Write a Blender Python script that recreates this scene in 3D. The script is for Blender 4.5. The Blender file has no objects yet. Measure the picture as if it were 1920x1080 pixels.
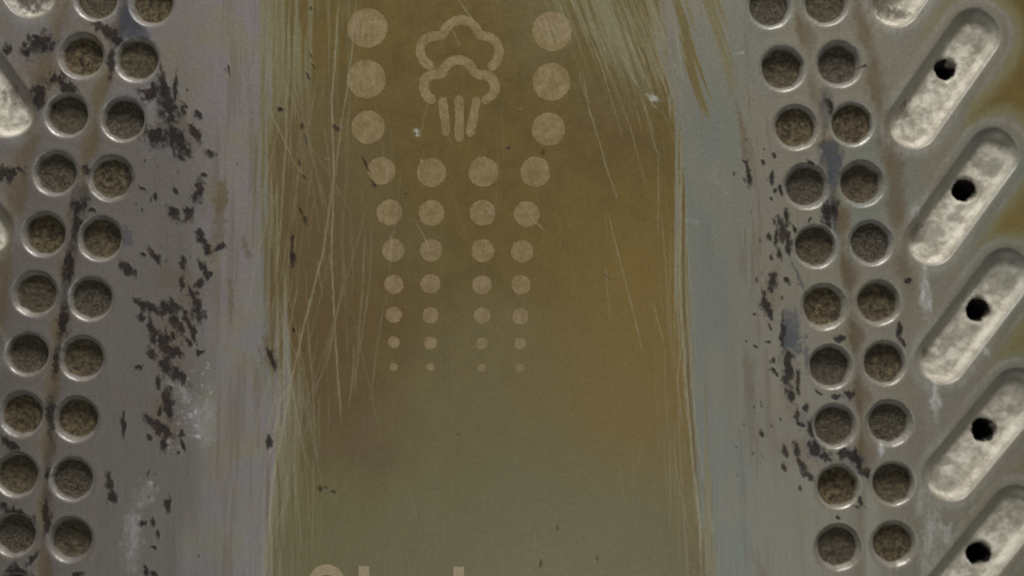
import bpy, math
import numpy as np

# ---------------------------------------------------------------- camera, world, light, exposure
# Working unit: "u" = 0.0475 mm on the soleplate.  x to the right, y downwards, z out of the plate.
S = 0.0475e-3
CX, CY = 960.0, 540.0
def W(x, y, z=0.0):
    return ((x - CX) * S, (CY - y) * S, z * S)

sc = bpy.context.scene
cam_d = bpy.data.cameras.new('camera')
cam = bpy.data.objects.new('camera', cam_d)
sc.collection.objects.link(cam)
CAM_H = 2080.0
cam.location = W(CX, CY, CAM_H)
cam.rotation_euler = (0, 0, 0)
cam_d.sensor_width = 36.0
cam_d.lens = 36.0 * CAM_H / 1920.0
cam_d.clip_start = 0.005
cam_d.clip_end = 10.0
cam_d.dof.use_dof = True
cam_d.dof.focus_distance = (CAM_H - 10) * S
cam_d.dof.aperture_fstop = 4.8
sc.camera = cam

world = bpy.data.worlds.new('World')
sc.world = world
world.use_nodes = True
wb = world.node_tree.nodes['Background']
wb.inputs[0].default_value = (0.97, 0.98, 1.0, 1)
wb.inputs[1].default_value = 0.04

def area_lamp(name, loc, aim, sx, sy, watts, col):
    ld = bpy.data.lights.new(name, 'AREA')
    ld.shape = 'RECTANGLE'; ld.size, ld.size_y = sx, sy
    ld.energy = watts; ld.color = col
    o = bpy.data.objects.new(name, ld)
    sc.collection.objects.link(o)
    o.location = loc
    d = np.array(loc) - np.array(aim)
    o.rotation_euler = (math.atan2(math.hypot(d[0], d[1]), d[2]), 0, math.atan2(d[1], d[0]) + math.pi / 2)
    return o
# daylight from a window beyond the tip of the iron, and an unseen soft lamp added for the sheen low on the plate
area_lamp('window_light', (0.02, 0.31, 0.18), (0, 0, 0), 0.14, 0.09, 1.28, (1.0, 0.985, 0.93))
area_lamp('sheen_fill', (0.05, -0.37, 0.85), (0, 0, 0), 0.42, 0.22, 1.75, (0.97, 1.0, 0.95))

vs = sc.view_settings
vs.view_transform = 'Standard'
vs.look = 'None'
vs.exposure = 0.0
vs.gamma = 1.0

# ---------------------------------------------------------------- numeric helpers
rng = np.random.default_rng(11)
TAB = rng.random((256, 256)).astype(np.float32)

def vnoise(x, y, seed):
    x = x + seed * 17.31; y = y + seed * 7.77
    xi = np.floor(x).astype(np.int64); yi = np.floor(y).astype(np.int64)
    fx = (x - xi).astype(np.float32); fy = (y - yi).astype(np.float32)
    fx = fx * fx * (3 - 2 * fx); fy = fy * fy * (3 - 2 * fy)
    a = TAB[yi & 255, xi & 255]; b = TAB[yi & 255, (xi + 1) & 255]
    c = TAB[(yi + 1) & 255, xi & 255]; d = TAB[(yi + 1) & 255, (xi + 1) & 255]
    return (a + (b - a) * fx) * (1 - fy) + (c + (d - c) * fx) * fy

def fbm(x, y, sx, sy, seed, octs=3):
    out = 0; amp = 1.0; tot = 0
    for k in range(octs):
        out = out + amp * vnoise(x / sx * 2 ** k, y / sy * 2 ** k, seed + k * 3.3)
        tot += amp; amp *= 0.55
    return out / tot                      # about 0..1, mean 0.5

def sst(a, b, v):
    t = np.clip((v - a) / (b - a), 0, 1)
    return t * t * (3 - 2 * t)

# ---------------------------------------------------------------- layout of the soleplate
L1 = [(288, 8), (261, 114), (235, 225), (212, 335), (192, 448), (174, 560), (158, 671), (147, 785), (139, 897), (136, 1010)]
L2 = [(185, 0), (157, 107), (130, 217), (108, 326), (87, 440), (70, 551), (56, 663), (45, 776), (36, 889), (31, 1000)]
R1 = [(1440, 14), (1465, 130), (1489, 240), (1509, 350), (1526, 462), (1542, 575), (1554, 687), (1562, 798), (1568, 911), (1568, 1024)]
R2 = [(1545, 8), (1570, 122), (1594, 234), (1612, 345), (1630, 456), (1644, 567), (1655, 680), (1664, 792), (1671, 905), (1672, 1018)]
def extend(col):
    (x0, y0), (x1, y1) = col[0], col[1]
    (xa, ya), (xb, yb) = col[-2], col[-1]
    return [(2 * x0 - x1, 2 * y0 - y1)] + col + [(xb, 2 * yb - ya)]
def on_rim(col):                                # measured on the dark floors, which lie deeper than the rims
    return [(CX + (x - CX) * 1.006, CY + (y - CY) * 1.006) for x, y in col]
L1, L2, R1, R2 = (extend(on_rim(c)) for c in (L1, L2, R1, R2))
DIMPLES = [(x, y) for c in (L1, L2, R1, R2) for (x, y) in c]
DR = 41.0                                      # radius of the rim of a dimple

# steam slots: lower inner end, upper outer end, half width, steam hole, hole radius
SLOTS = [((1679, 4), (1793, -158), 44, (1735, -90), 20),
         ((1713, 232), (1829, 66), 44, (1771, 131), 20),
         ((1747, 451), (1864, 290), 44, (1806, 357), 22),
         ((1768, 674), (1888, 516), 44, (1832, 581), 22),
         ((1783, 893), (1908, 742), 45, (1843, 806), 23),
         ((1778, 1118), (1905, 962), 45, (1834, 1038), 23),
         ((57, -16), (-62, -180), 47, (0, -100), 20),
         ((14, 208), (-110, 40), 48, (-48, 125), 20),
         ((-26, 432), (-146, 268), 44, (-86, 345), 22),
         ((-48, 655), (-168, 496), 44, (-108, 575), 22),
         ((-63, 880), (-188, 722), 44, (-125, 800), 22),
         ((-70, 1105), (-198, 945), 44, (-135, 1030), 22)]

# the holes lie on the slot floors, a little farther from the lens than the sole
SLOTS = [(a, b, w, (CX + (h[0] - CX) * 1.0115, CY + (h[1] - CY) * 1.0115), r) for a, b, w, h, r in SLOTS]

DOTS = [(689, 52, 37), (1035, 58, 37), (687, 148, 36), (1034, 153, 35), (690, 238, 31), (1028, 242, 31),
        (715, 320, 26), (809, 323, 27), (906, 322, 28), (1004, 322, 28),
        (730, 398, 24), (809, 399, 24), (905, 399, 24), (988, 401, 24),
        (737, 469, 21), (808, 469, 21), (905, 470, 21), (979, 471, 21),
        (738, 533, 18), (807, 532, 18), (904, 534, 18), (977, 534, 18),
        (738, 590, 15), (807, 591, 15), (904, 592, 15), (976, 593, 15),
        (738, 642, 11), (807, 643, 12), (904, 644, 11), (975, 644, 11),
        (738, 688, 7.5), (807, 688, 7.5), (903, 690, 7), (975, 690, 7.5)]

CLOUD_UP = [(803, 121), (793, 112), (788, 100), (788, 87), (795, 74), (808, 67), (822, 66), (831, 63), (837, 50), (849, 40), (865, 36),
            (881, 40), (892, 51), (897, 63), (907, 67), (920, 69), (932, 80), (937, 96), (933, 111), (922, 124)]
CLOUD_LOW = [(809, 186), (799, 177), (793, 164), (795, 150), (803, 142), (815, 138), (828, 139), (833, 128), (841, 117), (854, 111),
             (869, 113), (882, 122), (889, 136), (900, 140), (913, 140), (924, 149), (929, 163), (926, 176), (912, 186)]
BARS = [[(830, 190), (836, 246)], [(861, 187), (861, 257)], [(893, 190), (882, 248)]]

def panel_edges(y):
    xl = np.interp(y, [-2000, 0, 300, 500, 620, 720, 850, 1000, 2000], [560, 502, 500, 516, 530, 536, 515, 492, 470])
    xr = np.interp(y, [-2000, -300, 0, 120, 260, 500, 700, 900, 1080, 2000], [1060, 1170, 1240, 1262, 1276, 1276, 1290, 1312, 1335, 1370])
    return xl, xr

TIP, HEEL, AX = -1900.0, 2100.0, 858.0
def outline(x, y):                              # >0 inside the plate
    t = np.clip((y - TIP) / (HEEL - TIP), 1e-4, 1)
    q = np.clip(t / 0.75, 0, 1)
    hw = 1230 * (1 - (1 - q) ** 2) ** 0.6
    hw = hw * (1 - 0.06 * sst(0.8, 1.0, t))
    return np.minimum(hw - np.abs(x - AX), HEEL - y)

# ---------------------------------------------------------------- the grid
def axis(a, b, fine, lo, hi):
    core = np.arange(a, b + fine, fine)
    out = [core]
    st, p, left = fine, core[0], []
    while p > lo:
        st = min(st * 1.06, 34.0); p -= st; left.append(p)
    st, p, right = fine, core[-1], []
    while p < hi:
        st = min(st * 1.06, 34.0); p += st; right.append(p)
    return np.concatenate([left[::-1], core, right])

xs = axis(-26, 1946, 1.75, AX - 1290, AX + 1290)
ys = axis(-26, 1106, 1.75, TIP - 30, HEEL + 30)
X, Y = np.meshgrid(xs, ys)
X = X.copy(); Y = Y.copy()
NY, NX = X.shape
OWN = np.zeros((NY - 1, NX - 1), np.int32)      # which part each face belongs to
def win(x0, x1, y0, y1):
    i0, i1 = np.searchsorted(ys, [y0, y1]); j0, j1 = np.searchsorted(xs, [x0, x1])
    return slice(max(i0 - 1, 0), min(i1 + 1, NY)), slice(max(j0 - 1, 0), min(j1 + 1, NX))

def sd_circle(x, y, c, r):
    return np.hypot(x - c[0], y - c[1]) - r
def sd_seg(x, y, a, b):
    ax, ay = a; bx, by = b
    dx, dy = bx - ax, by - ay
    t = np.clip(((x - ax) * dx + (y - ay) * dy) / (dx * dx + dy * dy + 1e-9), 0, 1)
    return np.hypot(x - ax - t * dx, y - ay - t * dy), t
def sd_path(x, y, pts, hw):
    d = 1e9
    for a, b in zip(pts[:-1], pts[1:]):
        d = np.minimum(d, sd_seg(x, y, a, b)[0])
    return d - hw
def smooth_path(pts, n=3):
    p = np.array(pts, float)
    for _ in range(n):
        q = np.empty((2 * len(p) - 2, 2)); q[0::2] = 0.75 * p[:-1] + 0.25 * p[1:]; q[1::2] = 0.25 * p[:-1] + 0.75 * p[1:]
        p = np.vstack([p[:1], q, p[-1:]])
    return [tuple(v) for v in p]

PARTS = {}                                      # owner id -> (name, parent id or None, material key)
_next = [2]
PARTS[0] = ('plate', None, 'metal')
PARTS[1] = ('center_panel', None, 'metal')

def feature(name, parent, mat, sdf, box):
    """Pull grid points onto the feature's outline and give its faces to a part of its own."""
    k = _next[0]; _next[0] += 1
    PARTS[k] = (name, parent, mat)
    iy, ix = win(*box)
    x, y = X[iy, ix], Y[iy, ix]
    d = sdf(x, y); e = 0.05
    gx = (sdf(x + e, y) - sdf(x - e, y)) / (2 * e); gy = (sdf(x, y + e) - sdf(x, y - e)) / (2 * e)
    st = np.minimum(np.gradient(xs)[ix][None, :], np.gradient(ys)[iy][:, None])
    m = np.abs(d) < 0.55 * st
    X[iy, ix] = np.where(m, x - d * gx, x); Y[iy, ix] = np.where(m, y - d * gy, y)
    x, y = X[iy, ix], Y[iy, ix]
    cx = 0.25 * (x[1:, 1:] + x[:-1, 1:] + x[1:, :-1] + x[:-1, :-1]); cy = 0.25 * (y[1:, 1:] + y[:-1, 1:] + y[1:, :-1] + y[:-1, :-1])
    fi = slice(iy.start, iy.stop - 1); fj = slice(ix.start, ix.stop - 1)
    o = OWN[fi, fj]
    o[sdf(cx, cy) < 0] = k
    return k

# outline of the plate
d = outline(X, Y); e = 0.5
gx = (outline(X + e, Y) - outline(X - e, Y)) / (2 * e); gy = (outline(X, Y + e) - outline(X, Y - e)) / (2 * e)
g2 = np.maximum(gx * gx + gy * gy, 1e-3)
stg = np.maximum(np.gradient(xs)[None, :], np.gradient(ys)[:, None])
m = np.abs(d / np.sqrt(g2)) < 0.75 * stg
X = np.where(m, X - d * gx / g2, X); Y = np.where(m, Y - d * gy / g2, Y)
fcx = 0.25 * (X[1:, 1:] + X[:-1, 1:] + X[1:, :-1] + X[:-1, :-1]); fcy = 0.25 * (Y[1:, 1:] + Y[:-1, 1:] + Y[1:, :-1] + Y[:-1, :-1])
xl, xr = panel_edges(fcy)
OWN[(fcx > xl) & (fcx < xr)] = 1
OWN[outline(fcx, fcy) < 0] = -1

for c in DIMPLES:
    feature('dimple', None, 'metal', lambda x, y, c=c: sd_circle(x, y, c, DR), (c[0] - 50, c[0] + 50, c[1] - 50, c[1] + 50))
for a, b, hw, hc, hr in SLOTS:
    bx = (min(a[0], b[0]) - 60, max(a[0], b[0]) + 60, min(a[1], b[1]) - 60, max(a[1], b[1]) + 60)
    k = feature('steam_slot', None, 'metal', lambda x, y: sd_seg(x, y, a, b)[0] - hw, bx)
    feature('steam_hole', k, 'hole', lambda x, y: sd_circle(x, y, hc, hr), (hc[0] - 40, hc[0] + 40, hc[1] - 40, hc[1] + 40))
for (x0, y0, r) in DOTS:
    feature('printed_dot', 1, 'print', lambda x, y: sd_circle(x, y, (x0, y0), r) + (fbm(x, y, 7, 7, 201, 2) - 0.5) * 2.2, (x0 - r - 8, x0 + r + 8, y0 - r - 8, y0 + r + 8))
for pts in (CLOUD_UP, CLOUD_LOW):
    pp = smooth_path(pts, 1)
    feature('printed_cloud', 1, 'print', lambda x, y: sd_path(x, y, pp, 8.6) + (fbm(x, y, 6, 6, 207, 2) - 0.5) * 3.0, (770, 960, 15, 210))
for pts in BARS:
    feature('printed_steam_line', 1, 'print', lambda x, y: sd_path(x, y, pts, 8.2) + (fbm(x, y, 6, 6, 209, 2) - 0.5) * 3.0, (810, 915, 170, 275))
# tops of the lettering that the picture's lower edge cuts off: a round letter and two upright stems
feature('printed_letter', 1, 'letter', lambda x, y: np.abs(np.hypot(x - 612, (y - 1096) * 0.93) - 26) - 9.0 + (fbm(x, y, 6, 6, 211, 2) - 0.5) * 1.6, (565, 660, 1045, 1150))
for x0, y0 in ((682, 1098), (860, 1099)):
    feature('printed_letter', 1, 'letter', lambda x, y: np.maximum(np.abs(x - x0) - 10, np.abs(y - y0) - 36) + (fbm(x, y, 6, 6, 213, 2) - 0.5) * 1.6, (x0 - 20, x0 + 20, 1050, 1145))

# ---------------------------------------------------------------- wear masks, each one a shape of its own on the plate
def Z(): return np.zeros((NY, NX), np.float32)
M = {k: Z() for k in ('coat', 'ochre', 'scratch', 'dark', 'blue', 'rim', 'grit', 'scale', 'cool', 'tint', 'pale', 'rust', 'left_shade', 'tone', 'smudge', 'olive')}

wx = (fbm(X, Y, 9, 12, 3, 3) - 0.5); wy = (fbm(X, Y, 9, 12, 29, 3) - 0.5)
rag = (fbm(X, Y, 5, 7, 41, 3) - 0.5)

def blob(key, x0, y0, ln, wd, ang=0.0, val=1.0, soft=0.22, rough=1.0):
    """Ragged elongated patch: ln, wd half lengths; ang in degrees from the x axis, y downwards."""
    R = max(ln, wd) * 1.6 + 10
    iy, ix = win(x0 - R, x0 + R, y0 - R, y0 + R)
    w = min(wd, 14) * 1.1 * rough
    x = X[iy, ix] + wx[iy, ix] * w * 1.6 - x0; y = Y[iy, ix] + wy[iy, ix] * w * 2.0 - y0
    c, s = math.cos(math.radians(ang)), math.sin(math.radians(ang))
    u = (x * c + y * s) / ln; v = (-x * s + y * c) / wd
    q = np.sqrt(u * u + v * v) + rag[iy, ix] * 1.1 * rough
    f = val * (1 - sst(1 - soft, 1 + soft, q))
    M[key][iy, ix] = np.maximum(M[key][iy, ix], f)

def stroke(key, pts, widths, val=1.0, soft=1.3, jit=1.0, brk=0.0, mode='max', fade=True, comb=0.0):
    """A line of varying width (scratch, streak)."""
    if np.isscalar(widths): widths = [widths] * len(pts)
    n = len(pts) - 1
    for k in range(n):
        a, b = pts[k], pts[k + 1]
        R = max(widths) + soft * 2 + 4
        iy, ix = win(min(a[0], b[0]) - R, max(a[0], b[0]) + R, min(a[1], b[1]) - R, max(a[1], b[1]) + R)
        x = X[iy, ix] + wx[iy, ix] * jit; y = Y[iy, ix]
        if comb: x = x + fan[iy, ix] * comb
        dd, t = sd_seg(x, y, a, b)
        hw = (widths[k] + (widths[k + 1] - widths[k]) * t) * 0.5
        f = val * (1 - sst(-soft, soft, dd - hw))
        if fade:
            g = (k + t) / n
            f = f * np.clip(np.minimum(g, 1 - g) * 6 + 0.25, 0, 1)
        if brk > 0:
            f = f * (1 - brk * sst(0.4, 0.6, vnoise(x / 7, y / 16, 5.5)))
        if mode == 'max': M[key][iy, ix] = np.maximum(M[key][iy, ix], f)
        else: M[key][iy, ix] = M[key][iy, ix] * (1 - f)

XL, XR = panel_edges(Y)
vst = fbm(X, Y, 7, 190, 51, 4) - 0.5                   # streaks along the ironing direction
vst2 = fbm(X, Y, 14, 320, 57, 4) - 0.5
fanx = X - 0.36 * Y - 0.00016 * np.maximum(500 - Y, 0) ** 2 * 0
fan = fbm(fanx, Y, 6, 150, 61, 4) - 0.5
lo = fbm(X, Y, 160, 260, 71, 3)
lo2 = fbm(X, Y, 70, 120, 77, 3)

# -- the brown coating that is left on the central panel
cl = sst(-24, 24, X - XL + vst * 80 + vst2 * 50)
cr = sst(-16, 14, XR - X + vst * 64 + vst2 * 34)
coat = cl * cr
# worn through in slanted streaks at the upper right
wr = sst(-170, 60, X - (1085 + 0.62 * Y)) * sst(330, 60, Y) * (X < XR + 30)
coat *= 1 - np.clip(wr * (0.25 + 0.75 * sst(-0.02, 0.16, fan + 0.17 * wr - 0.07)) * 0.6, 0, 0.9)
# and in upright streaks at the upper left and lower left
wl = sst(240, 0, X - XL) * sst(420, 60, Y)
coat *= 1 - np.clip(wl * (0.2 + 0.8 * sst(-0.02, 0.18, vst + 0.14 * wl - 0.05)) * 0.6, 0, 0.8)
wl2 = sst(95, 0, X - XL) * sst(640, 780, Y)
coat *= 1 - np.clip(wl2 * (0.2 + 0.8 * sst(-0.02, 0.18, vst + 0.1 * wl2 - 0.03)) * 0.7, 0, 0.8)
# faint overall thinning along the strokes
coat *= 1 - 0.10 * sst(0.05, 0.25, vst)
M['coat'] = np.clip(coat, 0, 1).astype(np.float32)

# tongues of coating between the worn lanes at the upper right
stroke('coat', [(1262, -30), (1272, 0), (1297, 120), (1319, 200), (1321, 250)], [18, 20, 32, 14, 2], 0.75, 8, 3, fade=False, comb=50)
stroke('coat', [(1322, -40), (1334, 0), (1357, 100), (1372, 175)], [38, 32, 15, 3], 0.55, 8, 3, fade=False, comb=50)
stroke('ochre', [(1378, 190), (1391, 235), (1402, 330), (1404, 350)], [3, 11, 8, 3], 0.65, 4, 8, fade=False)
for pts, w in (([(1277, 165), (1296, 200), (1296, 300)], 14), ([(1216, 30), (1238, 90), (1262, 170), (1274, 240)], 9), ([(1231, 0), (1262, 90), (1276, 180)], 5)):
    stroke('coat', pts, w, 0.75, 5, 3, mode='mul', comb=30)

# -- coating that is left in the valleys between and beside the dimple rows and round the slots
dmin = np.full((NY, NX), 1e3, np.float32)
for c in DIMPLES:
    iy, ix = win(c[0] - 140, c[0] + 140, c[1] - 140, c[1] + 140)
    dmin[iy, ix] = np.minimum(dmin[iy, ix], np.hypot(X[iy, ix] - c[0], Y[iy, ix] - c[1]))
def col_x(col, yy):
    p = np.array(col); return np.interp(yy, p[:, 1], p[:, 0])
midL = 0.5 * (col_x(L1, Y) + col_x(L2, Y)); midR = 0.5 * (col_x(R1, Y) + col_x(R2, Y))
clear = sst(42, 64, dmin + (lo2 - 0.5) * 16 + rag * 14)
inrow = sst(-140, -60, Y) * sst(1230, 1120, Y)
vR = sst(24, 9, np.abs(X - midR - 4 + wx * 14)) * clear * sst(930, 840, Y) * sst(0.22, 0.55, lo + 0.25 * sst(380, 560, Y))
vL = sst(24, 9, np.abs(X - midL + wx * 14)) * clear * 0.8
oR = sst(28, 3, np.abs(X - (col_x(R2, Y) + 60 + wx * 22 + (lo2 - 0.5) * 26))) * clear * sst(620, 470, Y) * 0.75
oL = sst(28, 3, np.abs(X - (col_x(L2, Y) - 62 + wx * 22 + (lo2 - 0.5) * 26))) * clear * sst(760, 560, Y) * 0.7
M['ochre'] = np.maximum(M['ochre'], np.clip(np.maximum.reduce([vR, vL, oR, oL]) * inrow, 0, 1)).astype(np.float32)

smin = np.full((NY, NX), 1e3, np.float32)
stpos = np.zeros((NY, NX), np.float32)
for a, b, hw, hc, hr in SLOTS:
    iy, ix = win(min(a[0], b[0]) - 260, max(a[0], b[0]) + 260, min(a[1], b[1]) - 260, max(a[1], b[1]) + 260)
    dd, t = sd_seg(X[iy, ix], Y[iy, ix], a, b)
    upd = dd - hw < smin[iy, ix]
    smin[iy, ix] = np.where(upd, dd - hw, smin[iy, ix]); stpos[iy, ix] = np.where(upd, t, stpos[iy, ix])
out_r = sst(1755, 1850, X - 0.06 * Y + (lo2 - 0.5) * 60); out_l = sst(-40, -130, X + 0.06 * Y + (lo2 - 0.5) * 50)
oc = np.maximum(out_r, out_l) * sst(8, 62, smin + (lo2 - 0.5) * 30 + rag * 6) * (0.85 - 0.35 * sst(300, 900, Y))
oc = np.maximum(oc, 0.35 * sst(1690, 1740, X) * sst(10, 40, smin) * sst(500, 100, Y))
M['coat'] = np.maximum(M['coat'], oc.astype(np.float32))

# -- brown upright streaks on the bare lanes
lane_l = sst(385, 410, X) * sst(XL + 6, XL - 20, X); lane_r = sst(1375, 1395, X) * sst(1470, 1430, X)
st_l = lane_l * sst(0.04, 0.2, fbm(X + 0.03 * Y, Y, 9, 150, 83, 4) - 0.5) * 0.34
st_r = lane_r * sst(0.06, 0.24, fbm(X - 0.04 * Y, Y, 11, 120, 87, 4) - 0.5) * 0.42
M['ochre'] = np.maximum(M['ochre'], np.maximum(st_l, st_r)).astype(np.float32)
blob('ochre', 414, 372, 34, 11, 92, 0.8, 0.4); blob('ochre', 412, 425, 40, 12, 95, 0.6, 0.5); blob('ochre', 398, 470, 22, 6, 80, 0.5, 0.4)
blob('ochre', 432, 560, 50, 5, 88, 0.55, 0.4); blob('ochre', 462, 465, 24, 6, 75, 0.6, 0.4); blob('ochre', 1406, 725, 42, 6, 85, 0.55, 0.5)
blob('ochre', 1402, 685, 14, 8, 70, 0.5, 0.5); blob('ochre', 1404, 290, 34, 9, 90, 0.45, 0.5); blob('ochre', 505, 660, 40, 14, 80, 0.7, 0.4)

# -- steel-blue band along the right edge of the panel, cooler patches elsewhere
cool = 0.85 * sst(1268, 1290, X) * sst(1420, 1360, X + (lo2 - 0.5) * 40 - 0.02 * Y) * sst(40, 240, Y)
cool = np.maximum(cool, 0.7 * sst(470, 500, X) * sst(530, 500, X) * sst(200, 400, Y) * sst(800, 600, Y))
cool = np.maximum(cool, 0.5 * sst(0.52, 0.7, lo) * (X > 900))
cool = np.maximum(cool, 0.0 * sst(360, 385, X) * sst(480, 440, X) * sst(480, 620, Y))
M['cool'] = np.clip(cool * (0.6 + 1.2 * vst2) * (0.35 + 0.65 * sst(0.3, 0.55, lo2)), 0, 1).astype(np.float32)
# tint of the coating: 0 olive, 1 golden, rust towards the left
M['tint'] = np.clip(sst(880, 1200, X) * sst(250, 560, Y) * sst(1010, 820, Y - (X - 1200) * 0.5) * 0.9 + 0.35 * (lo - 0.5) + 0.1 * sst(1650, 1750, X), 0, 1).astype(np.float32)
M['rust'] = np.clip((0.8 * sst(860, 600, X + (lo2 - 0.5) * 160) * sst(60, 330, Y + (lo2 - 0.5) * 90) * sst(960, 800, Y + (lo2 - 0.5) * 160)
             + 0.4 * sst(1050, 1120, X) * sst(1260, 1180, X) * sst(60, 180, Y) * sst(360, 260, Y)) * M['coat'], 0, 1).astype(np.float32)

# left lanes darkened in colour to stand for weaker light; ragged patches elsewhere
M['left_shade'] = np.clip(sst(430, 330, X + (lo2 - 0.5) * 140) * (0.35 + 0.65 * sst(80, 420, Y + (lo2 - 0.5) * 200)) + 0.5 * (lo2 - 0.5), 0, 1).astype(np.float32)
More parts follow.
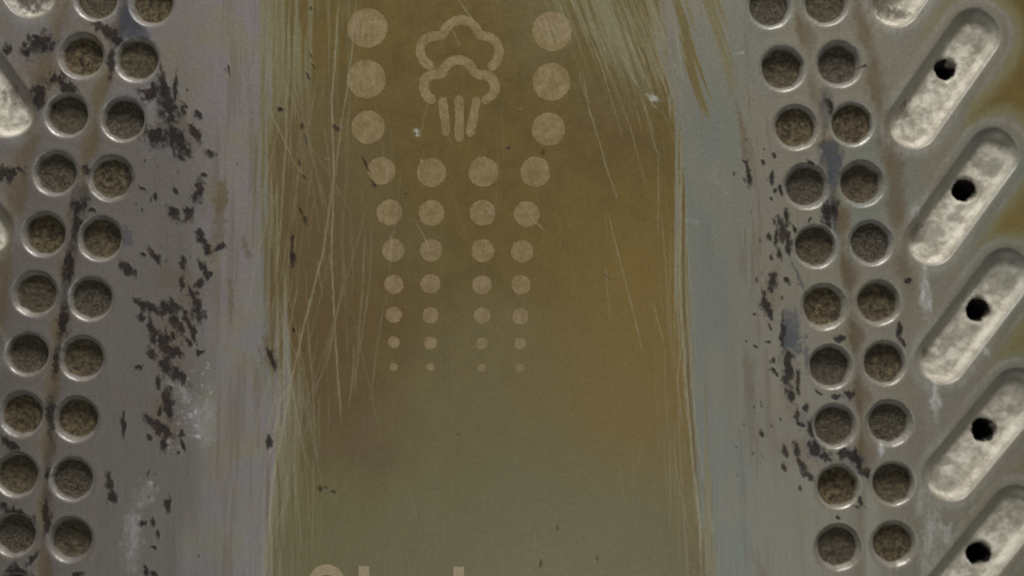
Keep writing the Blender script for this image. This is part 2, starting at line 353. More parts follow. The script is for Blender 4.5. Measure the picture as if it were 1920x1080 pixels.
# -- burnt dark flakes: left of the panel
F = [(308, 165, 36, 9, 78), (318, 205, 24, 13, 70), (283, 172, 22, 12, 10), (292, 250, 20, 17, 20), (325, 255, 27, 12, 82), (343, 268, 22, 9, 70),
     (330, 165, 26, 3.5, 92), (345, 205, 13, 5, 75), (370, 213, 9, 6, 45), (367, 250, 19, 6.5, 62), (342, 295, 8, 5, 40), (395, 288, 10, 6, 30),
     (385, 327, 7, 4, 50), (372, 356, 23, 8, 108), (327, 397, 13, 8, 55), (353, 405, 17, 8, 100), (330, 359, 9, 4, 60), (293, 367, 7, 3.5, 80),
     (266, 352, 8, 3, 40), (430, 130, 11, 3, 82), (376, 440, 15, 7, 58), (388, 462, 18, 6, 72), (412, 463, 12, 5, 160), (290, 478, 20, 6, 48),
     (269, 477, 5, 4, 0), (240, 505, 19, 8, 50), (345, 493, 15, 7, 88), (379, 497, 14, 6, 55), (388, 515, 15, 8, 95), (376, 532, 13, 8, 150),
     (342, 532, 15, 4, 95), (371, 577, 27, 11, 72), (360, 548, 20, 4, 70), (262, 568, 14, 6, 30), (290, 580, 22, 10, 10), (318, 576, 18, 10, 15),
     (330, 605, 27, 9, 65), (266, 595, 9, 6, 90), (288, 622, 28, 8, 82), (312, 648, 28, 10, 75), (331, 662, 14, 8, 20), (285, 663, 11, 6, 60),
     (355, 605, 27, 6, 65), (363, 625, 18, 5, 80), (375, 661, 8, 5, 0), (312, 682, 22, 10, 95), (337, 707, 24, 9, 48), (296, 716, 12, 5, 100),
     (316, 756, 30, 9, 78), (297, 799, 30, 9, 42), (311, 828, 18, 6, 105), (340, 815, 9, 6, 40), (343, 832, 11, 3, 70), (233, 792, 22, 4, 88),
     (206, 905, 20, 6, 82), (213, 932, 14, 9, 70), (317, 946, 15, 7, 98), (270, 980, 8, 4.5, 110), (288, 980, 8, 4.5, 70), (297, 1002, 8, 3, 80),
     (290, 1027, 7, 3, 20), (275, 1070, 11, 5, 75), (292, 1078, 10, 5, 40), (260, 689, 7, 5, 20), (334, 850, 4, 3, 0), (281, 820, 6, 4, 60),
     (301, 771, 9, 3, 100), (355, 640, 10, 4, 60), (325, 630, 10, 4, 75),
     (205, 62, 38, 9, 42), (75, 82, 24, 15, 160), (50, 92, 12, 10, 0), (12, 92, 11, 7, 90), (108, 148, 15, 17, 90), (128, 165, 16, 10, 30),
     (72, 180, 24, 11, 75), (208, 118, 28, 6, 92), (150, 388, 17, 15, 90), (143, 425, 26, 8, 95), (130, 495, 32, 8, 97), (118, 605, 32, 9, 97),
     (105, 680, 26, 6, 97), (97, 780, 32, 8, 95), (22, 834, 24, 7, 45), (90, 890, 14, 6, 95), (87, 968, 34, 7, 92), (62, 1046, 16, 5, 125),
     (32, 1072, 24, 10, 10), (145, 1079, 11, 6, 160), (30, 962, 36, 8, 25), (172, 395, 8, 4, 0), (15, 325, 12, 30, 80), (160, 320, 12, 6, 100),
     # right of the panel
     (1525, 308, 12, 3, 35), (1537, 322, 12, 3, 65), (1404, 328, 20, 5, 82), (1397, 305, 7, 4, 40), (1447, 333, 12, 4, 92), (1452, 292, 5, 3.5, 60),
     (1430, 303, 5, 3, 90), (1464, 357, 9, 3, 80), (1453, 357, 5, 4, 20), (1446, 372, 6, 2, 80), (1475, 405, 15, 5, 95), (1460, 412, 10, 4, 70),
     (1470, 436, 28, 10, 72), (1456, 444, 18, 4, 88), (1441, 443, 10, 4, 75), (1478, 462, 20, 6, 85), (1461, 475, 13, 4, 80), (1518, 412, 6, 3, 110),
     (1490, 430, 9, 3, 70), (1447, 528, 17, 7, 98), (1475, 527, 8, 4, 60), (1436, 571, 15, 8, 75), (1443, 590, 12, 4, 85), (1444, 612, 7, 2.5, 70),
     (1432, 553, 10, 4, 80), (1418, 525, 6, 2.5, 90), (1447, 481, 5, 3, 90), (1467, 625, 30, 5, 92), (1477, 690, 34, 8, 90), (1481, 742, 15, 6, 65),
     (1496, 715, 28, 4, 90), (1452, 697, 9, 4, 45), (1450, 675, 6, 3, 70), (1428, 813, 8, 3, 72), (1494, 780, 13, 4, 85), (1500, 795, 10, 3, 20),
     (1512, 765, 10, 5, 95), (1521, 806, 16, 5, 85), (1535, 735, 9, 3, 40), (1473, 847, 12, 4, 78), (1470, 876, 8, 4, 68), (1492, 846, 15, 6, 82),
     (1500, 870, 14, 5, 60), (1513, 889, 17, 6, 42), (1527, 843, 17, 8, 50), (1547, 856, 13, 8, 30), (1582, 852, 17, 8, 10), (1603, 858, 16, 9, 80),
     (1622, 884, 12, 9, 50), (1612, 872, 12, 6, 60), (1614, 940, 11, 4, 60), (1605, 950, 6, 3, 0), (1571, 970, 5, 3, 20), (1500, 915, 6, 2.5, 80),
     (1557, 395, 19, 12, 110), (1551, 418, 16, 6, 70), (1574, 634, 10, 6, 30), (1569, 743, 9, 5, 10), (1592, 738, 9, 8, 0), (1687, 618, 15, 5, 92),
     (1692, 640, 9, 3, 60), (1575, 210, 14, 6, 60), (1557, 205, 20, 5, 75), (1703, 527, 6, 4, 0), (1616, 125, 10, 2.5, 170), (1462, 350, 4, 3, 0),
     (1414, 590, 4, 2, 0), (1417, 650, 4, 2, 50), (1440, 640, 5, 2, 0), (1399, 640, 3, 2, 80),
     # small nicks in the brown coating
     (582, 15, 4, 5, 0), (582, 100, 8, 2.5, 80), (587, 122, 6, 2, 60), (578, 142, 8, 3, 70), (567, 236, 8, 4, 85), (574, 262, 12, 2.5, 75),
     (525, 203, 5, 5, 0), (562, 304, 8, 2.5, 80), (571, 331, 6, 3.5, 60), (564, 395, 10, 3, 60), (571, 410, 9, 5, 75), (548, 455, 14, 2.5, 90),
     (549, 482, 14, 5, 85), (551, 620, 6, 2, 70), (512, 674, 20, 5, 70), (504, 826, 12, 6, 90), (600, 917, 5.5, 5, 0), (611, 913, 4, 3, 0),
     (626, 922, 4.5, 3.5, 0), (686, 308, 18, 3, 62), (700, 342, 12, 4, 65), (1014, 1058, 7, 1.5, 92), (1120, 1048, 6, 1.2, 88), (1046, 990, 5, 1.2, 88),
     (1134, 516, 5, 1.3, 35), (1142, 522, 4, 1.3, 35), (860, 815, 4, 2, 0), (762, 363, 6, 3, 60), (952, 275, 4, 5, 90), (1018, 285, 6, 4, 90),
     (627, 235, 4, 4, 0), (632, 240, 8, 5, 50)]
for f in F:
    xx, yy = f[0], f[1]
    inside = 560 < xx < 1260
    blob('dark', f[0], f[1], f[2] * (0.95 if inside else 1.04), f[3] * (0.75 if inside else 1.10), f[4], 0.7 if inside else 0.93, 0.42 if not inside else 0.5)
# scattered specks near the burnt zones
for k in range(70):
    if k % 2: xx, yy = rng.normal(335, 45), rng.uniform(120, 1080)
    else: xx, yy = rng.normal(1445, 34), rng.uniform(260, 920)
    blob('dark', xx, yy, rng.uniform(2, 5), rng.uniform(1.4, 2.6), rng.uniform(60, 110), rng.uniform(0.35, 0.8), 0.4)
# thin brownish fringe round the flakes
for (xx, yy, ln, wd, an) in ((350, 545, 45, 22, 75), (325, 650, 60, 30, 75), (320, 520, 24, 18, 0), (310, 790, 50, 24, 60), (1480, 720, 60, 14, 88), (1447, 545, 50, 14, 92), (1505, 850, 40, 24, 30), (335, 240, 50, 26, 60), (165, 75, 40, 40, 0), (60, 140, 60, 50, 0)):
    blob('rust', xx, yy, ln, wd, an, 0.5, 0.6)

# -- blue-grey heat stains
for b in ((243, 42, 40, 17, 95, .95), (262, 60, 22, 12, 30, .8), (310, 190, 40, 22, 70, .75), (285, 175, 30, 14, 0, .7), (150, 390, 26, 17, 95, .6), (238, 440, 17, 10, 70, .7),
          (1560, 290, 26, 18, 60, .95), (1563, 322, 24, 12, 85, .95), (1557, 398, 22, 13, 110, .85), (1486, 634, 26, 20, 80, 1.0), (1493, 622, 40, 8, 88, .8), (1478, 600, 24, 9, 85, .6),
          (1512, 665, 26, 6, 88, .7), (1530, 850, 24, 13, 30, .7), (1597, 853, 22, 12, 20, .75), (1497, 518, 32, 3, 66, .8), (1508, 790, 18, 14, 60, .45), (1687, 618, 15, 6, 92, .6),
          (80, 85, 34, 20, 160, .6), (300, 262, 24, 20, 0, .6), (330, 262, 34, 16, 70, .5), (60, 30, 60, 14, 20, .0)):
    blob('blue', b[0], b[1], b[2], b[3], b[4], b[5], 0.4)

for pts, w, v in (([(245, -20), (242, 50), (215, 105)], [34, 40, 14], .75), ([(152, 360), (148, 400), (132, 480), (120, 600), (104, 690)], [20, 22, 16, 16, 8], .62), ([(97, 740), (95, 800), (88, 900), (86, 1010)], [10, 12, 9, 9], .55),
                  ([(1548, 170), (1560, 240), (1562, 330), (1556, 380), (1556, 430)], [8, 26, 30, 14, 22], .72), ([(1590, 470), (1596, 560), (1606, 650), (1612, 760)], [6, 8, 9, 6], .3),
                  ([(75, 160), (60, 230)], [26, 12], .4), ([(1480, 600), (1474, 680), (1480, 745)], [16, 14, 10], .5), ([(1520, 830), (1560, 860), (1612, 870)], [20, 18, 26], .5), ([(300, 150), (318, 200), (330, 270)], [16, 28, 40], .45)):
    stroke('smudge', pts, [q * 1.45 for q in w], min(v * 1.15, 0.85), 10, 18, brk=0.35, fade=False)
M['smudge'] *= sst(0.22, 0.5, fbm(X, Y, 24, 30, 141, 4)) * sst(40, 47, dmin)
# -- pale polish marks, specks of lime
for b in ((368, 775, 6, 6, 0, .8), (366, 817, 8, 7, 0, .9), (357, 779, 4, 4, 0, .7), (384, 790, 40, 24, 95, .28), (345, 735, 20, 12, 60, .4), (340, 715, 14, 5, 60, .5), (350, 745, 6, 4, 0, .7), (322, 722, 10, 8, 0, .4), (280, 905, 8, 4, 20, .75),
          (262, 945, 9, 6, 30, .7), (275, 925, 22, 14, 100, .4), (248, 1010, 60, 15, 92, .4), (781, 245, 4, 5, 80, 1.0), (783, 254, 3, 4, 80, 1.0), (1735, 545, 40, 9, 84, .75), (1755, 745, 34, 8, 88, .7),
          (1653, 838, 14, 7, 90, .8), (1740, 1010, 60, 14, 95, .4), (1730, 940, 30, 12, 100, .3), (1340, 330, 16, 6, 80, .15), (1296, 415, 14, 5, 10, .12), (1224, 183, 14, 4, 30, .5), (1717, 395, 14, 10, 90, .4),
          (1840, 860, 26, 10, 60, .3), (1770, 1000, 22, 14, 10, .35), (1842, 655, 18, 6, 40, .5), (1386, 100, 8, 2, 170, .7), (1362, 363, 2, 1.5, 0, .3), (976, 203, 4, 1.5, 10, .3), (612, 297, 4, 1.2, 0, .35), (790, 300, 3, 3, 0, .3)):
    blob('pale', b[0], b[1], b[2], b[3], b[4], b[5], 0.6)
halo = np.exp(-((smin - 23) / 4.5) ** 2) * sst(0.35, 0.8, stpos) * 0.13 + np.exp(-((smin - 12) / 9) ** 2) * sst(0.55, 0.1, stpos) * 0.16
M['pale'] = np.maximum(M['pale'], halo * (0.5 + lo2)).astype(np.float32)
for k in range(60):
    blob('pale', rng.uniform(310, 400), rng.uniform(680, 850), rng.uniform(1.5, 3.5), rng.uniform(1.3, 2.5), rng.uniform(0, 180), rng.uniform(0.3, 0.7), 0.5)

# -- scratches that one can follow
SC = [([(600, 120), (560, 330), (520, 560)], 2.2, .3), ([(512, 420), (560, 640), (604, 880)], 1.8, .28), ([(690, 380), (640, 560), (575, 760), (540, 850)], 2.0, .3), ([(655, 240), (640, 470), (655, 700)], 1.6, .28), ([(520, 40), (590, 300), (610, 420)], 1.7, .3), ([(560, 520), (530, 690), (490, 860)], 3.0, .4), ([(500, 620), (540, 760), (590, 900)], 2.0, .3),
      ([(1075, -10), (1130, 130), (1168, 260)], 2.2, .4), ([(1130, -10), (1200, 170), (1236, 300)], 2.4, .45), ([(1190, -10), (1236, 110), (1262, 230)], 3.0, .5), ([(1100, 20), (1180, 230), (1215, 360)], 1.8, .35), ([(1150, -10), (1182, 80), (1226, 180)], 3.4, .5), ([(1215, -10), (1250, 80)], 5, .5),
      ([(637, -20), (628, 100), (622, 190), (626, 330), (606, 470), (570, 610), (545, 720), (500, 800)], 3.6, .62), ([(626, 330), (621, 480), (630, 650), (640, 795)], 3.0, .6),
      ([(668, -10), (660, 90), (650, 170), (640, 230), (628, 330)], 3.0, .5), ([(500, 190), (530, 260), (555, 310), (572, 330)], 2.6, .5), ([(560, 240), (620, 330), (660, 400)], 1.6, .3),
      ([(684, 430), (680, 530), (672, 640), (664, 740)], 3.4, .34), ([(697, 420), (694, 520), (684, 590), (668, 700)], 2.4, .32), ([(722, 560), (708, 640), (695, 750)], 3.0, .25),
      ([(543, -10), (540, 120), (536, 260), (526, 420), (518, 520)], 4.0, .42), ([(553, 40), (548, 180), (540, 330)], 3.0, .3), ([(524, 560), (534, 640), (545, 715), (562, 800), (575, 880)], 3.4, .5),
      ([(548, 715), (530, 800), (512, 900), (502, 1010), (498, 1100)], 6.0, .5), ([(540, 640), (528, 740), (512, 830), (498, 880)], 4.2, .45), ([(545, 720), (548, 860), (560, 960), (566, 1040)], 3.0, .36),
      ([(520, 720), (522, 800), (508, 960), (506, 1060)], 4.5, .38), ([(620, 630), (604, 700), (588, 740)], 3.4, .28), ([(530, 600), (552, 660), (570, 705)], 2.0, .35),
      ([(755, 300), (740, 420), (722, 600)], 2.4, .18), ([(729, 300), (724, 345)], 4.0, .4), ([(733, 438), (731, 484)], 3.4, .4), ([(778, 412), (796, 445), (806, 470)], 1.8, .5),
      ([(908, 384), (922, 402)], 2.2, .6), ([(988, 392), (1003, 415), (1022, 432)], 2.2, .55), ([(846, 50), (862, 85)], 1.8, .35), ([(861, 0), (885, 35), (905, 60), (925, 75)], 3.0, .4),
      ([(786, 90), (800, 110), (818, 130)], 2.4, .5), ([(797, 172), (809, 188)], 2.0, .5), ([(833, 240), (850, 272)], 1.6, .35), ([(768, 915), (775, 945), (784, 975)], 1.8, .25), ([(1003, 1000), (1002, 1030)], 1.6, .35),
      ([(1065, -10), (1078, 12)], 3.4, .6), ([(1048, 0), (1062, 40), (1072, 75)], 3.0, .5), ([(1112, 40), (1128, 80)], 3.0, .45), ([(1124, 68), (1136, 95)], 3.2, .65), ([(1172, 10), (1190, 58)], 3.0, .5),
      ([(1118, 95), (1138, 150)], 2.4, .4), ([(1196, 85), (1210, 120)], 3.0, .5), ([(1176, 125), (1196, 160)], 3.2, .65), ([(1166, 100), (1174, 118)], 3.4, .6), ([(1217, 180), (1232, 205)], 3.0, .6),
      ([(1092, 130), (1104, 200), (1118, 245), (1136, 310), (1156, 370)], 2.6, .5), ([(1085, 140), (1100, 185)], 2.4, .35), ([(1188, 185), (1205, 250)], 2.0, .35), ([(1140, 400), (1165, 500), (1186, 580), (1206, 665)], 3.0, .42),
      ([(1224, 565), (1236, 610), (1244, 640)], 2.6, .5), ([(1135, 500), (1144, 600)], 3.0, .25), ([(1222, 255), (1230, 280)], 2.0, .4), ([(1150, 345), (1158, 372)], 3.0, .3), ([(1240, 400), (1250, 520), (1254, 640)], 3.2, .3),
      ([(1277, 250), (1276, 400), (1274, 520), (1281, 640), (1288, 740), (1300, 880), (1312, 980), (1316, 1100)], 5.5, .6), ([(1270, 380), (1268, 520), (1275, 660), (1270, 720), (1280, 800)], 4.0, .42),
      ([(1284, 520), (1296, 680), (1306, 820), (1318, 900)], 4.0, .4), ([(1258, 420), (1256, 560), (1262, 700)], 3.0, .25), ([(1263, 820), (1270, 900), (1294, 1000)], 3.0, .3), ([(1264, 40), (1272, 80), (1279, 150)], 3.0, .55),
      ([(1325, 930), (1336, 1000)], 5.0, .35), ([(668, 20), (706, 20)], 0.1, .0)]
for pts, w, v in SC:
    stroke('scratch', pts, w, min(v * 1.2, 0.85), 1.1, 3.0, brk=0.3)
for xo in (-24, -14, -4, 8, 18, 26):                    # scuffs across the upper dots
    stroke('scratch', [(1035 + xo - 12, 26 + abs(xo) * 0.5), (1035 + xo + 6, 84 - abs(xo) * 0.4)], rng.uniform(2, 5), rng.uniform(.3, .7), 1.4, 4, brk=.4)
for xo in (-28, -18, -8, 4, 15, 26):
    stroke('scratch', [(689 + xo, 22 + abs(xo) * 0.4), (688 + xo, 84 - abs(xo) * 0.4)], rng.uniform(2, 6), rng.uniform(.15, .5), 1.6, 4, brk=.5)
    stroke('scratch', [(687 + xo, 120 + abs(xo) * 0.4), (686 + xo, 178 - abs(xo) * 0.4)], rng.uniform(2, 5), rng.uniform(.08, .3), 1.6, 4, brk=.5)
for xo, v in ((-16, .3), (2, .4), (14, .25)):
    stroke('scratch', [(1034 + xo - 8, 128), (1034 + xo + 8, 176)], 2.4, v, 1.3, 4, brk=.5)
# dark lines beside the step at the panel's right edge
stroke('ochre', [(1282, 320), (1281, 500), (1289, 680), (1296, 800), (1308, 900), (1316, 960)], 4, 0.7, 1.5, 4)
stroke('ochre', [(1290, 640), (1297, 780), (1312, 880), (1322, 940)], 3.5, 0.5, 1.5, 4)
# and the many that one cannot
for k in range(430):
    q = k % 7
    if q < 3:
        x0 = 500 + abs(rng.normal(0, 85)); y0 = rng.uniform(-40, 900); ln = rng.uniform(40, 260); sl = rng.normal(-0.04, 0.15)
    elif q < 5:
        x0 = rng.uniform(1090, 1262); y0 = rng.uniform(-40, 60) + max(0, x0 - 1130) * rng.uniform(0, 1.6); ln = rng.uniform(20, 110); sl = rng.normal(0.36, 0.06)
    elif q == 5:
        x0 = rng.uniform(1225, 1300); y0 = rng.uniform(200, 1000); ln = rng.uniform(60, 260); sl = rng.normal(0.05, 0.03)
    else:
        x0 = rng.uniform(540, 1250); y0 = rng.uniform(-20, 900); ln = rng.uniform(20, 120); sl = rng.normal(0.1, 0.2)
    v = rng.uniform(0.08, 1.0) ** 1.9 * 0.5 * (0.4 if q == 6 else 1)
    stroke('scratch', [(x0, y0), (x0 + sl * ln * 0.5 + rng.normal(0, 1.5), y0 + ln * 0.5), (x0 + sl * ln, y0 + ln)], rng.uniform(1.2, 3.2), v, 1.1, 2.0, brk=0.3)

# -- dimples, slots
ang_n = fbm(X, Y, 13, 13, 91, 2) - 0.5
gr = sst(38.0, 33.5, dmin + ang_n * 5)
M['pale'] *= (0.45 + 0.55 * sst(0.4, 0.62, fbm(X, Y, 7, 16, 151, 3))) * np.where(X < 600, 0.7, 1.0)
M['grit'] = gr.astype(np.float32)
M['rim'] = (sst(33.0, 36.0, dmin) * sst(44.5, 39.5, dmin) * (0.35 + 0.65 * sst(0.3, 0.6, fbm(X, Y, 18, 18, 161, 3)))).astype(np.float32)
slot_in = sst(4, -6, smin)
sperp = np.zeros((NY, NX), np.float32)                 # across the slot: +1 at the lower, outer side
for a, b, hw, hc, hr in SLOTS:
    iy, ix = win(min(a[0], b[0]) - 60, max(a[0], b[0]) + 60, min(a[1], b[1]) - 60, max(a[1], b[1]) + 60)
    dx, dy = b[0] - a[0], b[1] - a[1]; n_ = math.hypot(dx, dy); sg = 1 if dx > 0 else -1
    v = ((X[iy, ix] - a[0]) * -dy + (Y[iy, ix] - a[1]) * dx) / n_ / hw * sg
    dq = sd_seg(X[iy, ix], Y[iy, ix], a, b)[0] - hw
    sperp[iy, ix] = np.where(dq <= smin[iy, ix] + 1e-3, np.clip(v, -1.3, 1.3), sperp[iy, ix])
side = sst(-0.85, -0.25, sperp + (lo2 - 0.5) * 0.5)
dirt = sst(0.40, 0.60, fbm(X, Y, 26, 20, 97, 5) + 0.16 * sst(0.75, 1.0, stpos) - 0.02) * sst(0.95, 0.4, sperp)

M['scale'] = (slot_in * (1 - 0.55 * dirt * sst(-4, -14, smin)) * (1 - 0.4 * sst(0.72, 0.98, stpos + (lo2 - 0.5) * 0.15)) * (0.12 + 0.88 * side)).astype(np.float32)
M['rim'] = np.maximum(M['rim'], (sst(10, 3, smin) * (1 - slot_in) * 0.15)).astype(np.float32)
for k_, b in enumerate(((1702, 205, 14, 9, 80, .7), (1698, 240, 12, 5, 80, .5), (1715, 440, 16, 20, 90, .6), (1732, 480, 18, 6, 20, .45), (1736, 655, 12, 8, 60, .7), (1660, 0, 30, 28, 20, .9), (1690, 25, 16, 10, 0, .8),
                        (50, -10, 40, 30, 0, .95), (15, 175, 14, 16, 0, .7), (45, 210, 10, 5, 80, .3), (20, 1005, 24, 20, 0, .3))):
    f = {'m': Z()}; M['tmp'] = f['m']; blob('tmp', *b, 0.5); M['scale'] *= 1 - M['tmp']; M['grit'] = np.maximum(M['grit'], 0.75 * M['tmp'] * (smin < -4))
del M['tmp']
for key in ('dark', 'blue', 'ochre', 'pale', 'coat', 'scratch', 'rust'):
    M[key] = M[key] * (1 - 0.85 * M['grit'] * (dmin < 37)) * (1 - (0.9 * M['rim'] if key in ('dark', 'ochre', 'coat', 'rust', 'blue') else 0) * (dmin < 60))

M['olive'] = (sst(660, 960, Y + (lo2 - 0.5) * 160 - 0.25 * np.abs(X - 900)) * sst(1330, 1180, X - 0.1 * (Y - 700))).astype(np.float32)
M['tone'] = (0.2 + 0.8 * sst(900, 500, X)).astype(np.float32)
# ---------------------------------------------------------------- relief
H = np.zeros((NY, NX))
# panel lies slightly lower than the lanes beside it
H -= 2.2 * sst(-18, 22, X - XL + vst * 40) * sst(-14, 14, XR - X + vst * 30)
# soft valleys between the rows
H -= 2.2 * np.exp(-((X - midL) / 16) ** 2) * inrow + 2.2 * np.exp(-((X - midR) / 16) ** 2) * inrow
H -= 2.0 * np.exp(-((X - col_x(R2, Y) - 62) / 22) ** 2) * inrow + 2.0 * np.exp(-((X - col_x(L2, Y) + 62) / 22) ** 2) * inrow
H += 0.3 * np.exp(-((dmin - 50) / 6.5) ** 2)
# marks
H += 1.1 * M['dark'] * sst(48, 54, dmin) - 0.5 * M['scratch'] + 0.35 * M['pale'] + 0.5 * M['coat']
H += 0.5 * (fbm(X, Y, 40, 90, 101, 3) - 0.5) + 0.35 * vst * (1 - M['coat']) + 0.25 * rag
# slots: round-shouldered, with lime on the floor
lime = fbm(X, Y, 16, 16, 113, 4) - 0.5
far = sst(0.2, -0.7, sperp)                           # the side away from the window has silted up to a gentle slope
prof = (0.55 * np.clip((3 + 5 * far - smin) / (15 + 10 * far), 0, 1) + 0.45 * sst(6 + 4 * far, -13 - 8 * far, smin))
H = H * (1 - prof) + prof * (-18 + 3.5 * lime * sst(-8, -16, smin))
H += 0.5 * np.exp(-((smin - 13) / 7) ** 2)
# dimples: steep wall, gritty floor
for i, c in enumerate(DIMPLES):
    iy, ix = win(c[0] - 60, c[0] + 60, c[1] - 60, c[1] + 60)
    x, y = X[iy, ix], Y[iy, ix]
    r = np.hypot(x - c[0], y - c[1]) + 1.8 * ang_n[iy, ix] + 0.8 * math.sin(i * 3.1)
    depth = 20 + 3.5 * math.sin(i * 2.7)
    M['tone'][iy, ix] = np.where(np.hypot(x - c[0], y - c[1]) < 40, 0.5 + 0.5 * math.sin(i * 4.3 + 1), M['tone'][iy, ix])
    gn = fbm(x, y, 10, 10, 121, 4) - 0.5
    rb = np.clip(r / 34.0, 0, 1)
    sh = -(4.2 + 1.2 * math.sin(i * 1.9)) * np.clip((46.0 - r) / 7.0, 0, 1) ** 1.6
    fl = -depth * (1 - 0.20 * rb ** 3) + 5.0 * gn * sst(33, 24, r)
    w_ = 0.5 * sst(32.0, 39.8, r) + 0.5 * np.clip((r - 32.5) / 7.2, 0, 1)
    top = H[iy, ix] + sh
    H[iy, ix] = np.where(r < 49, fl * (1 - w_) + top * w_, H[iy, ix])
# steam holes
for a, b, hw, hc, hr in SLOTS:
    iy, ix = win(hc[0] - 50, hc[0] + 50, hc[1] - 50, hc[1] + 50)
    r = np.hypot(X[iy, ix] - hc[0], Y[iy, ix] - hc[1])
    th = np.arctan2(Y[iy, ix] - hc[1], X[iy, ix] - hc[0])
    rr = r + 1.6 * np.sin(3 * th + hc[1]) * 0.6 + 2.0 * (fbm(X[iy, ix], Y[iy, ix], 9, 9, 131, 2) - 0.5)
    H[iy, ix] -= 150 * sst(hr + 0.5, hr - 5, rr) + 3 * sst(hr + 6, hr, rr)
    M['grit'][iy, ix] = np.maximum(M['grit'][iy, ix], 0.5 * sst(hr + 4, hr, rr))
# rolled edge of the plate
ed = np.clip(outline(X, Y), 0, 60)
H -= 60 * (1 - np.sqrt(np.clip(1 - (1 - np.clip(ed / 26, 0, 1)) ** 2, 0, 1)))

# ---------------------------------------------------------------- materials
def nodes(name):
    m = bpy.data.materials.new(name); m.use_nodes = True
    nt = m.node_tree; nt.nodes.clear()
    return m, nt

def srgb(r, g, b, k=1.0):
    f = lambda c: ((c / 255 + 0.055) / 1.055) ** 2.4 if c > 10 else c / 255 / 12.92
    return (min(f(r) * k, 0.9), min(f(g) * k, 0.9), min(f(b) * k, 0.9), 1)

K = 1.0
COL = dict(warm=srgb(127, 121, 105, K), cool=srgb(106, 118, 111, K), lilac=srgb(127, 120, 120, K), coat=srgb(109, 92, 50, K), coat_b=srgb(100, 84, 46, K), gold=srgb(122, 101, 52, K), rust=srgb(98, 77, 50, K),
           olive=srgb(116, 108, 76, K), ochre=srgb(98, 83, 58, K), scratch=srgb(150, 143, 118, K), dark=srgb(38, 33, 32, K), dark_b=srgb(50, 43, 42, K), blue=srgb(64, 68, 77, K), rim=srgb(186, 183, 174, K),
           grit_a=srgb(48, 40, 32, K), grit_b=srgb(112, 99, 74, K), scale_a=srgb(216, 210, 195, K), scale_b=srgb(170, 161, 145, K), pale=srgb(196, 198, 196, K), print=srgb(136, 117, 82, K), print_b=srgb(152, 133, 100, K), hole=srgb(26, 22, 18, 1))

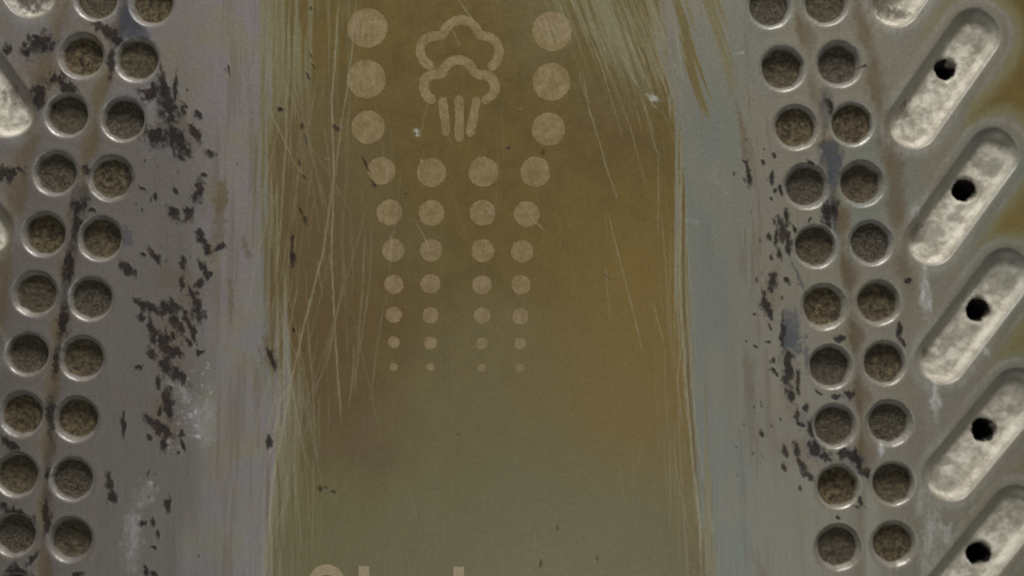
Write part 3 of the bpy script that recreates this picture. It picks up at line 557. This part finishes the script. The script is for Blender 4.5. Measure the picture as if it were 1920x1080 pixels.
def make_material(name, printed=0.0, hole=False):
    m, nt = nodes(name)
    N, L = nt.nodes, nt.links
    def node(t, **kw):
        n = N.new(t)
        for k, v in kw.items(): setattr(n, k, v)
        return n
    out = node('ShaderNodeOutputMaterial'); bs = node('ShaderNodeBsdfPrincipled')
    L.new(bs.outputs[0], out.inputs[0])
    geo = node('ShaderNodeTexCoord')
    mp = node('ShaderNodeMapping'); mp.inputs['Scale'].default_value = (1 / S, 1 / S, 1 / S)
    L.new(geo.outputs['Object'], mp.inputs[0])
    P = mp.outputs[0]
    def noise(scale, detail=4, rough=0.6, stretch=None):
        n = node('ShaderNodeTexNoise'); n.inputs['Scale'].default_value = scale; n.inputs['Detail'].default_value = detail; n.inputs['Roughness'].default_value = rough
        src = P
        if stretch:
            q = node('ShaderNodeMapping'); q.inputs['Scale'].default_value = stretch; L.new(P, q.inputs[0]); src = q.outputs[0]
        L.new(src, n.inputs['Vector']); return n.outputs['Fac']
    def ramp(v, a, b, lo_=0.0, hi_=1.0):
        n = node('ShaderNodeMapRange', interpolation_type='SMOOTHSTEP')
        n.inputs[1].default_value, n.inputs[2].default_value, n.inputs[3].default_value, n.inputs[4].default_value = a, b, lo_, hi_
        L.new(v, n.inputs[0]); return n.outputs[0]
    def mix(a, b, f):
        n = node('ShaderNodeMix', data_type='RGBA')
        for s, v in ((n.inputs[6], a), (n.inputs[7], b)):
            if isinstance(v, tuple): s.default_value = v
            else: L.new(v, s)
        if isinstance(f, float): n.inputs[0].default_value = f
        else: L.new(f, n.inputs[0])
        return n.outputs[2]
    def mul(a, b):
        n = node('ShaderNodeMath', operation='MULTIPLY', use_clamp=True)
        for s, v in ((n.inputs[0], a), (n.inputs[1], b)):
            if isinstance(v, float): s.default_value = v
            else: L.new(v, s)
        return n.outputs[0]
    def attr(nm):
        n = node('ShaderNodeAttribute', attribute_name=nm)
        s = node('ShaderNodeSeparateColor'); L.new(n.outputs['Color'], s.inputs[0])
        return s.outputs[0], s.outputs[1], s.outputs[2], n.outputs['Alpha']
    coat, ochre, scratch, dark = attr('wear_a')
    blue, rim, grit, scale = attr('wear_b')
    cool, tint, pale, rust = attr('wear_c')
    left_shade, tone, smudge, olv = attr('wear_d')
    if hole:
        bs.inputs['Base Color'].default_value = COL['hole']; bs.inputs['Roughness'].default_value = 0.9
        return m
    patch = ramp(noise(0.012, 3), 0.4, 0.62)
    fine = noise(0.16, 5, 0.7); streak = noise(0.05, 5, 0.65, (1.0, 0.06, 1.0)); grain = noise(0.5, 2, 0.7)
    grey = mix(COL['warm'], COL['lilac'], mul(ramp(noise(0.012, 3), 0.34, 0.58), tone))
    grey = mix(grey, COL['cool'], cool)
    grey = mix(grey, srgb(110, 100, 90), mul(ramp(streak, 0.5, 0.75), 0.45))
    grey = mix(grey, srgb(101, 94, 88), mul(left_shade, 0.85))
    cc = mix(COL['coat'], COL['coat_b'], ramp(noise(0.02, 4), 0.4, 0.65))
    cc = mix(cc, COL['olive'], ramp(noise(0.0016, 2), 0.45, 0.6, 0.0, 0.5))
    cc = mix(cc, COL['gold'], tint)
    cc = mix(cc, srgb(108, 103, 66), mul(olv, 0.75))
    base = mix(grey, srgb(124, 117, 86), ramp(coat, 0.05, 0.5))      # worn thin it turns khaki
    base = mix(base, cc, ramp(coat, 0.4, 0.95))
    base = mix(base, COL['rust'], mul(rust, 0.72))
    base = mix(base, COL['ochre'], ochre)
    if printed:
        pn = ramp(noise(0.09, 5, 0.7), 0.3, 0.72)
        base = mix(base, mix(COL['print'], COL['print_b'], pn) if printed < 0.9 else mix(srgb(158, 139, 108), srgb(166, 150, 122), pn), mul(ramp(noise(0.25, 4, 0.7), 0.22, 0.42, 0.72, 0.98), ramp(noise(0.035, 4, 0.65), 0.36, 0.6, printed, 1.0)))
    base = mix(base, COL['scratch'], scratch)
    if printed:
        base = mix(base, cc, ramp(noise(0.06, 5, 0.7, (1.0, 0.12, 1.0)), 0.56, 0.70, 0.0, 0.45))
    base = mix(base, COL['pale'], pale)
    base = mix(base, srgb(58, 55, 56), smudge)
    base = mix(base, COL['blue'], mul(blue, 0.85))
    dk = mix(mix(COL['dark'], COL['dark_b'], ramp(fine, 0.4, 0.65)), srgb(62, 48, 40), ramp(noise(0.05, 3), 0.5, 0.68, 0.0, 0.8))
    base = mix(base, dk, dark)
    base = mix(base, COL['rim'], mul(rim, 0.5))
    gcol = mix(COL['grit_a'], COL['grit_b'], ramp(noise(0.11, 6, 0.75), 0.36, 0.7))
    gcol = mix(gcol, mix(srgb(50, 45, 40), srgb(106, 98, 82), ramp(noise(0.2, 6, 0.8), 0.38, 0.7)), tone)
    base = mix(base, gcol, grit)
    scol = mix(COL['scale_a'], COL['scale_b'], ramp(noise(0.035, 7, 0.72), 0.40, 0.64))
    base = mix(base, scol, scale)
    gm = node('ShaderNodeMix', data_type='RGBA', blend_type='MULTIPLY'); gm.inputs[0].default_value = 1.0
    L.new(base, gm.inputs[6])
    gv = node('ShaderNodeMath', operation='MULTIPLY')
    L.new(ramp(grain, 0.2, 0.8, 0.82, 1.17), gv.inputs[0]); L.new(ramp(fine, 0.25, 0.75, 0.92, 1.07), gv.inputs[1])
    cv = node('ShaderNodeCombineColor')
    for i in range(3): L.new(gv.outputs[0], cv.inputs[i])
    L.new(cv.outputs[0], gm.inputs[7])
    L.new(gm.outputs[2], bs.inputs['Base Color'])
    # polish: bare metal and rims are glossier than coating, lime is dull
    ro = node('ShaderNodeMath', operation='ADD')
    L.new(ramp(fine, 0.3, 0.7, 0.38, 0.48), ro.inputs[0])
    rs = node('ShaderNodeMath', operation='MAXIMUM'); L.new(scale, rs.inputs[0]); L.new(grit, rs.inputs[1])
    rq = node('ShaderNodeMath', operation='MULTIPLY_ADD'); L.new(rim, rq.inputs[0]); rq.inputs[1].default_value = -0.06; L.new(mul(rs.outputs[0], 0.4), rq.inputs[2])
    rc = node('ShaderNodeMath', operation='MULTIPLY_ADD'); L.new(coat, rc.inputs[0]); rc.inputs[1].default_value = -0.06; L.new(rq.outputs[0], rc.inputs[2])
    L.new(rc.outputs[0], ro.inputs[1])
    L.new(ro.outputs[0], bs.inputs['Roughness'])
    L.new(mul(rim, 0.3), bs.inputs['Metallic'])
    sp = node('ShaderNodeMath', operation='MULTIPLY_ADD'); L.new(coat, sp.inputs[0]); sp.inputs[1].default_value = -0.4; sp.inputs[2].default_value = 0.85
    dm = node('ShaderNodeMath', operation='MAXIMUM'); L.new(dark, dm.inputs[0]); L.new(grit, dm.inputs[1])
    dn = node('ShaderNodeMath', operation='MULTIPLY_ADD'); L.new(dm.outputs[0], dn.inputs[0]); dn.inputs[1].default_value = -0.75; dn.inputs[2].default_value = 1.0
    L.new(mul(sp.outputs[0], dn.outputs[0]), bs.inputs['Specular IOR Level'])
    bp = node('ShaderNodeBump'); bp.inputs['Strength'].default_value = 0.35; bp.inputs['Distance'].default_value = 0.9 * S
    hb = node('ShaderNodeMath', operation='ADD'); L.new(fine, hb.inputs[0]); L.new(mul(streak, 0.6), hb.inputs[1])
    L.new(hb.outputs[0], bp.inputs['Height']); L.new(bp.outputs[0], bs.inputs['Normal'])
    return m

MAT = {'metal': make_material('worn_soleplate'), 'print': make_material('soleplate_print', printed=0.62), 'letter': make_material('letter_print', printed=0.95), 'hole': make_material('dark_hole', hole=True)}  # steam holes get one even near-black colour

# ---------------------------------------------------------------- meshes
root = bpy.data.objects.new('steam_iron', None)
root.empty_display_size = 0.02
root.location = (0, 0, 0)
sc.collection.objects.link(root)
root['label'] = 'worn grey and brown steam iron soleplate with dimple rows, steam slots and printed dots'
root['category'] = 'iron'

# the sole curves away towards its long edges
drop = 38.0 * (np.clip(np.abs(X - AX) - 720, 0, None) / 340) ** 2
kk = (CAM_H + drop) / CAM_H
H = H - drop
X = CX + (X - CX) * kk; Y = CY + (Y - CY) * kk
PX = ((X - CX) * S).astype(np.float32); PY = ((CY - Y) * S).astype(np.float32); PZ = (H * S).astype(np.float32)
POS = np.stack([PX, PY, PZ], -1)
du = np.gradient(POS, axis=1); dv = np.gradient(POS, axis=0)
NRM = np.cross(dv, du); NRM /= np.linalg.norm(NRM, axis=-1, keepdims=True) + 1e-20
NRM = np.where(NRM[..., 2:3] < 0, -NRM, NRM)
POS = POS.reshape(-1, 3); NRM = NRM.reshape(-1, 3).astype(np.float32)
def pack(*ks): return np.clip(np.stack([M[k].astype(np.float32) for k in ks], -1).reshape(-1, 4), 0, 1)
ATT = {'wear_a': pack('coat', 'ochre', 'scratch', 'dark'), 'wear_b': pack('blue', 'rim', 'grit', 'scale'), 'wear_c': pack('cool', 'tint', 'pale', 'rust'), 'wear_d': pack('left_shade', 'tone', 'smudge', 'olive')}
vid = np.arange(NY * NX).reshape(NY, NX)
QUAD = np.stack([vid[:-1, :-1], vid[1:, :-1], vid[1:, 1:], vid[:-1, 1:]], -1).reshape(-1, 4)
own = OWN.reshape(-1)
order = np.argsort(own, kind='stable'); so = own[order]

objs = {}
for k in sorted(PARTS):
    name, parent, mk = PARTS[k]
    a, b = np.searchsorted(so, [k, k + 1])
    if b - a < 4: continue
    q = QUAD[order[a:b]]
    used, inv = np.unique(q, return_inverse=True)
    inv = inv.reshape(-1, 4).astype(np.int32)
    me = bpy.data.meshes.new(name)
    me.vertices.add(len(used)); me.vertices.foreach_set('co', POS[used].ravel())
    me.loops.add(inv.size); me.loops.foreach_set('vertex_index', inv.ravel())
    me.polygons.add(len(inv)); me.polygons.foreach_set('loop_start', np.arange(0, inv.size, 4, dtype=np.int32))
    me.update(calc_edges=True)
    me.polygons.foreach_set('use_smooth', np.ones(len(inv), bool))
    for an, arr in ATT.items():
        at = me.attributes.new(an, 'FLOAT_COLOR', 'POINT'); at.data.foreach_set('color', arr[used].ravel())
    me.normals_split_custom_set_from_vertices(NRM[used])
    me.materials.append(MAT[mk])
    o = bpy.data.objects.new(name, me)
    sc.collection.objects.link(o)
    o.parent = objs[parent] if parent is not None else root
    objs[k] = o
objs[1]['label'] = 'brown scratched coating panel down the middle with printed dots'
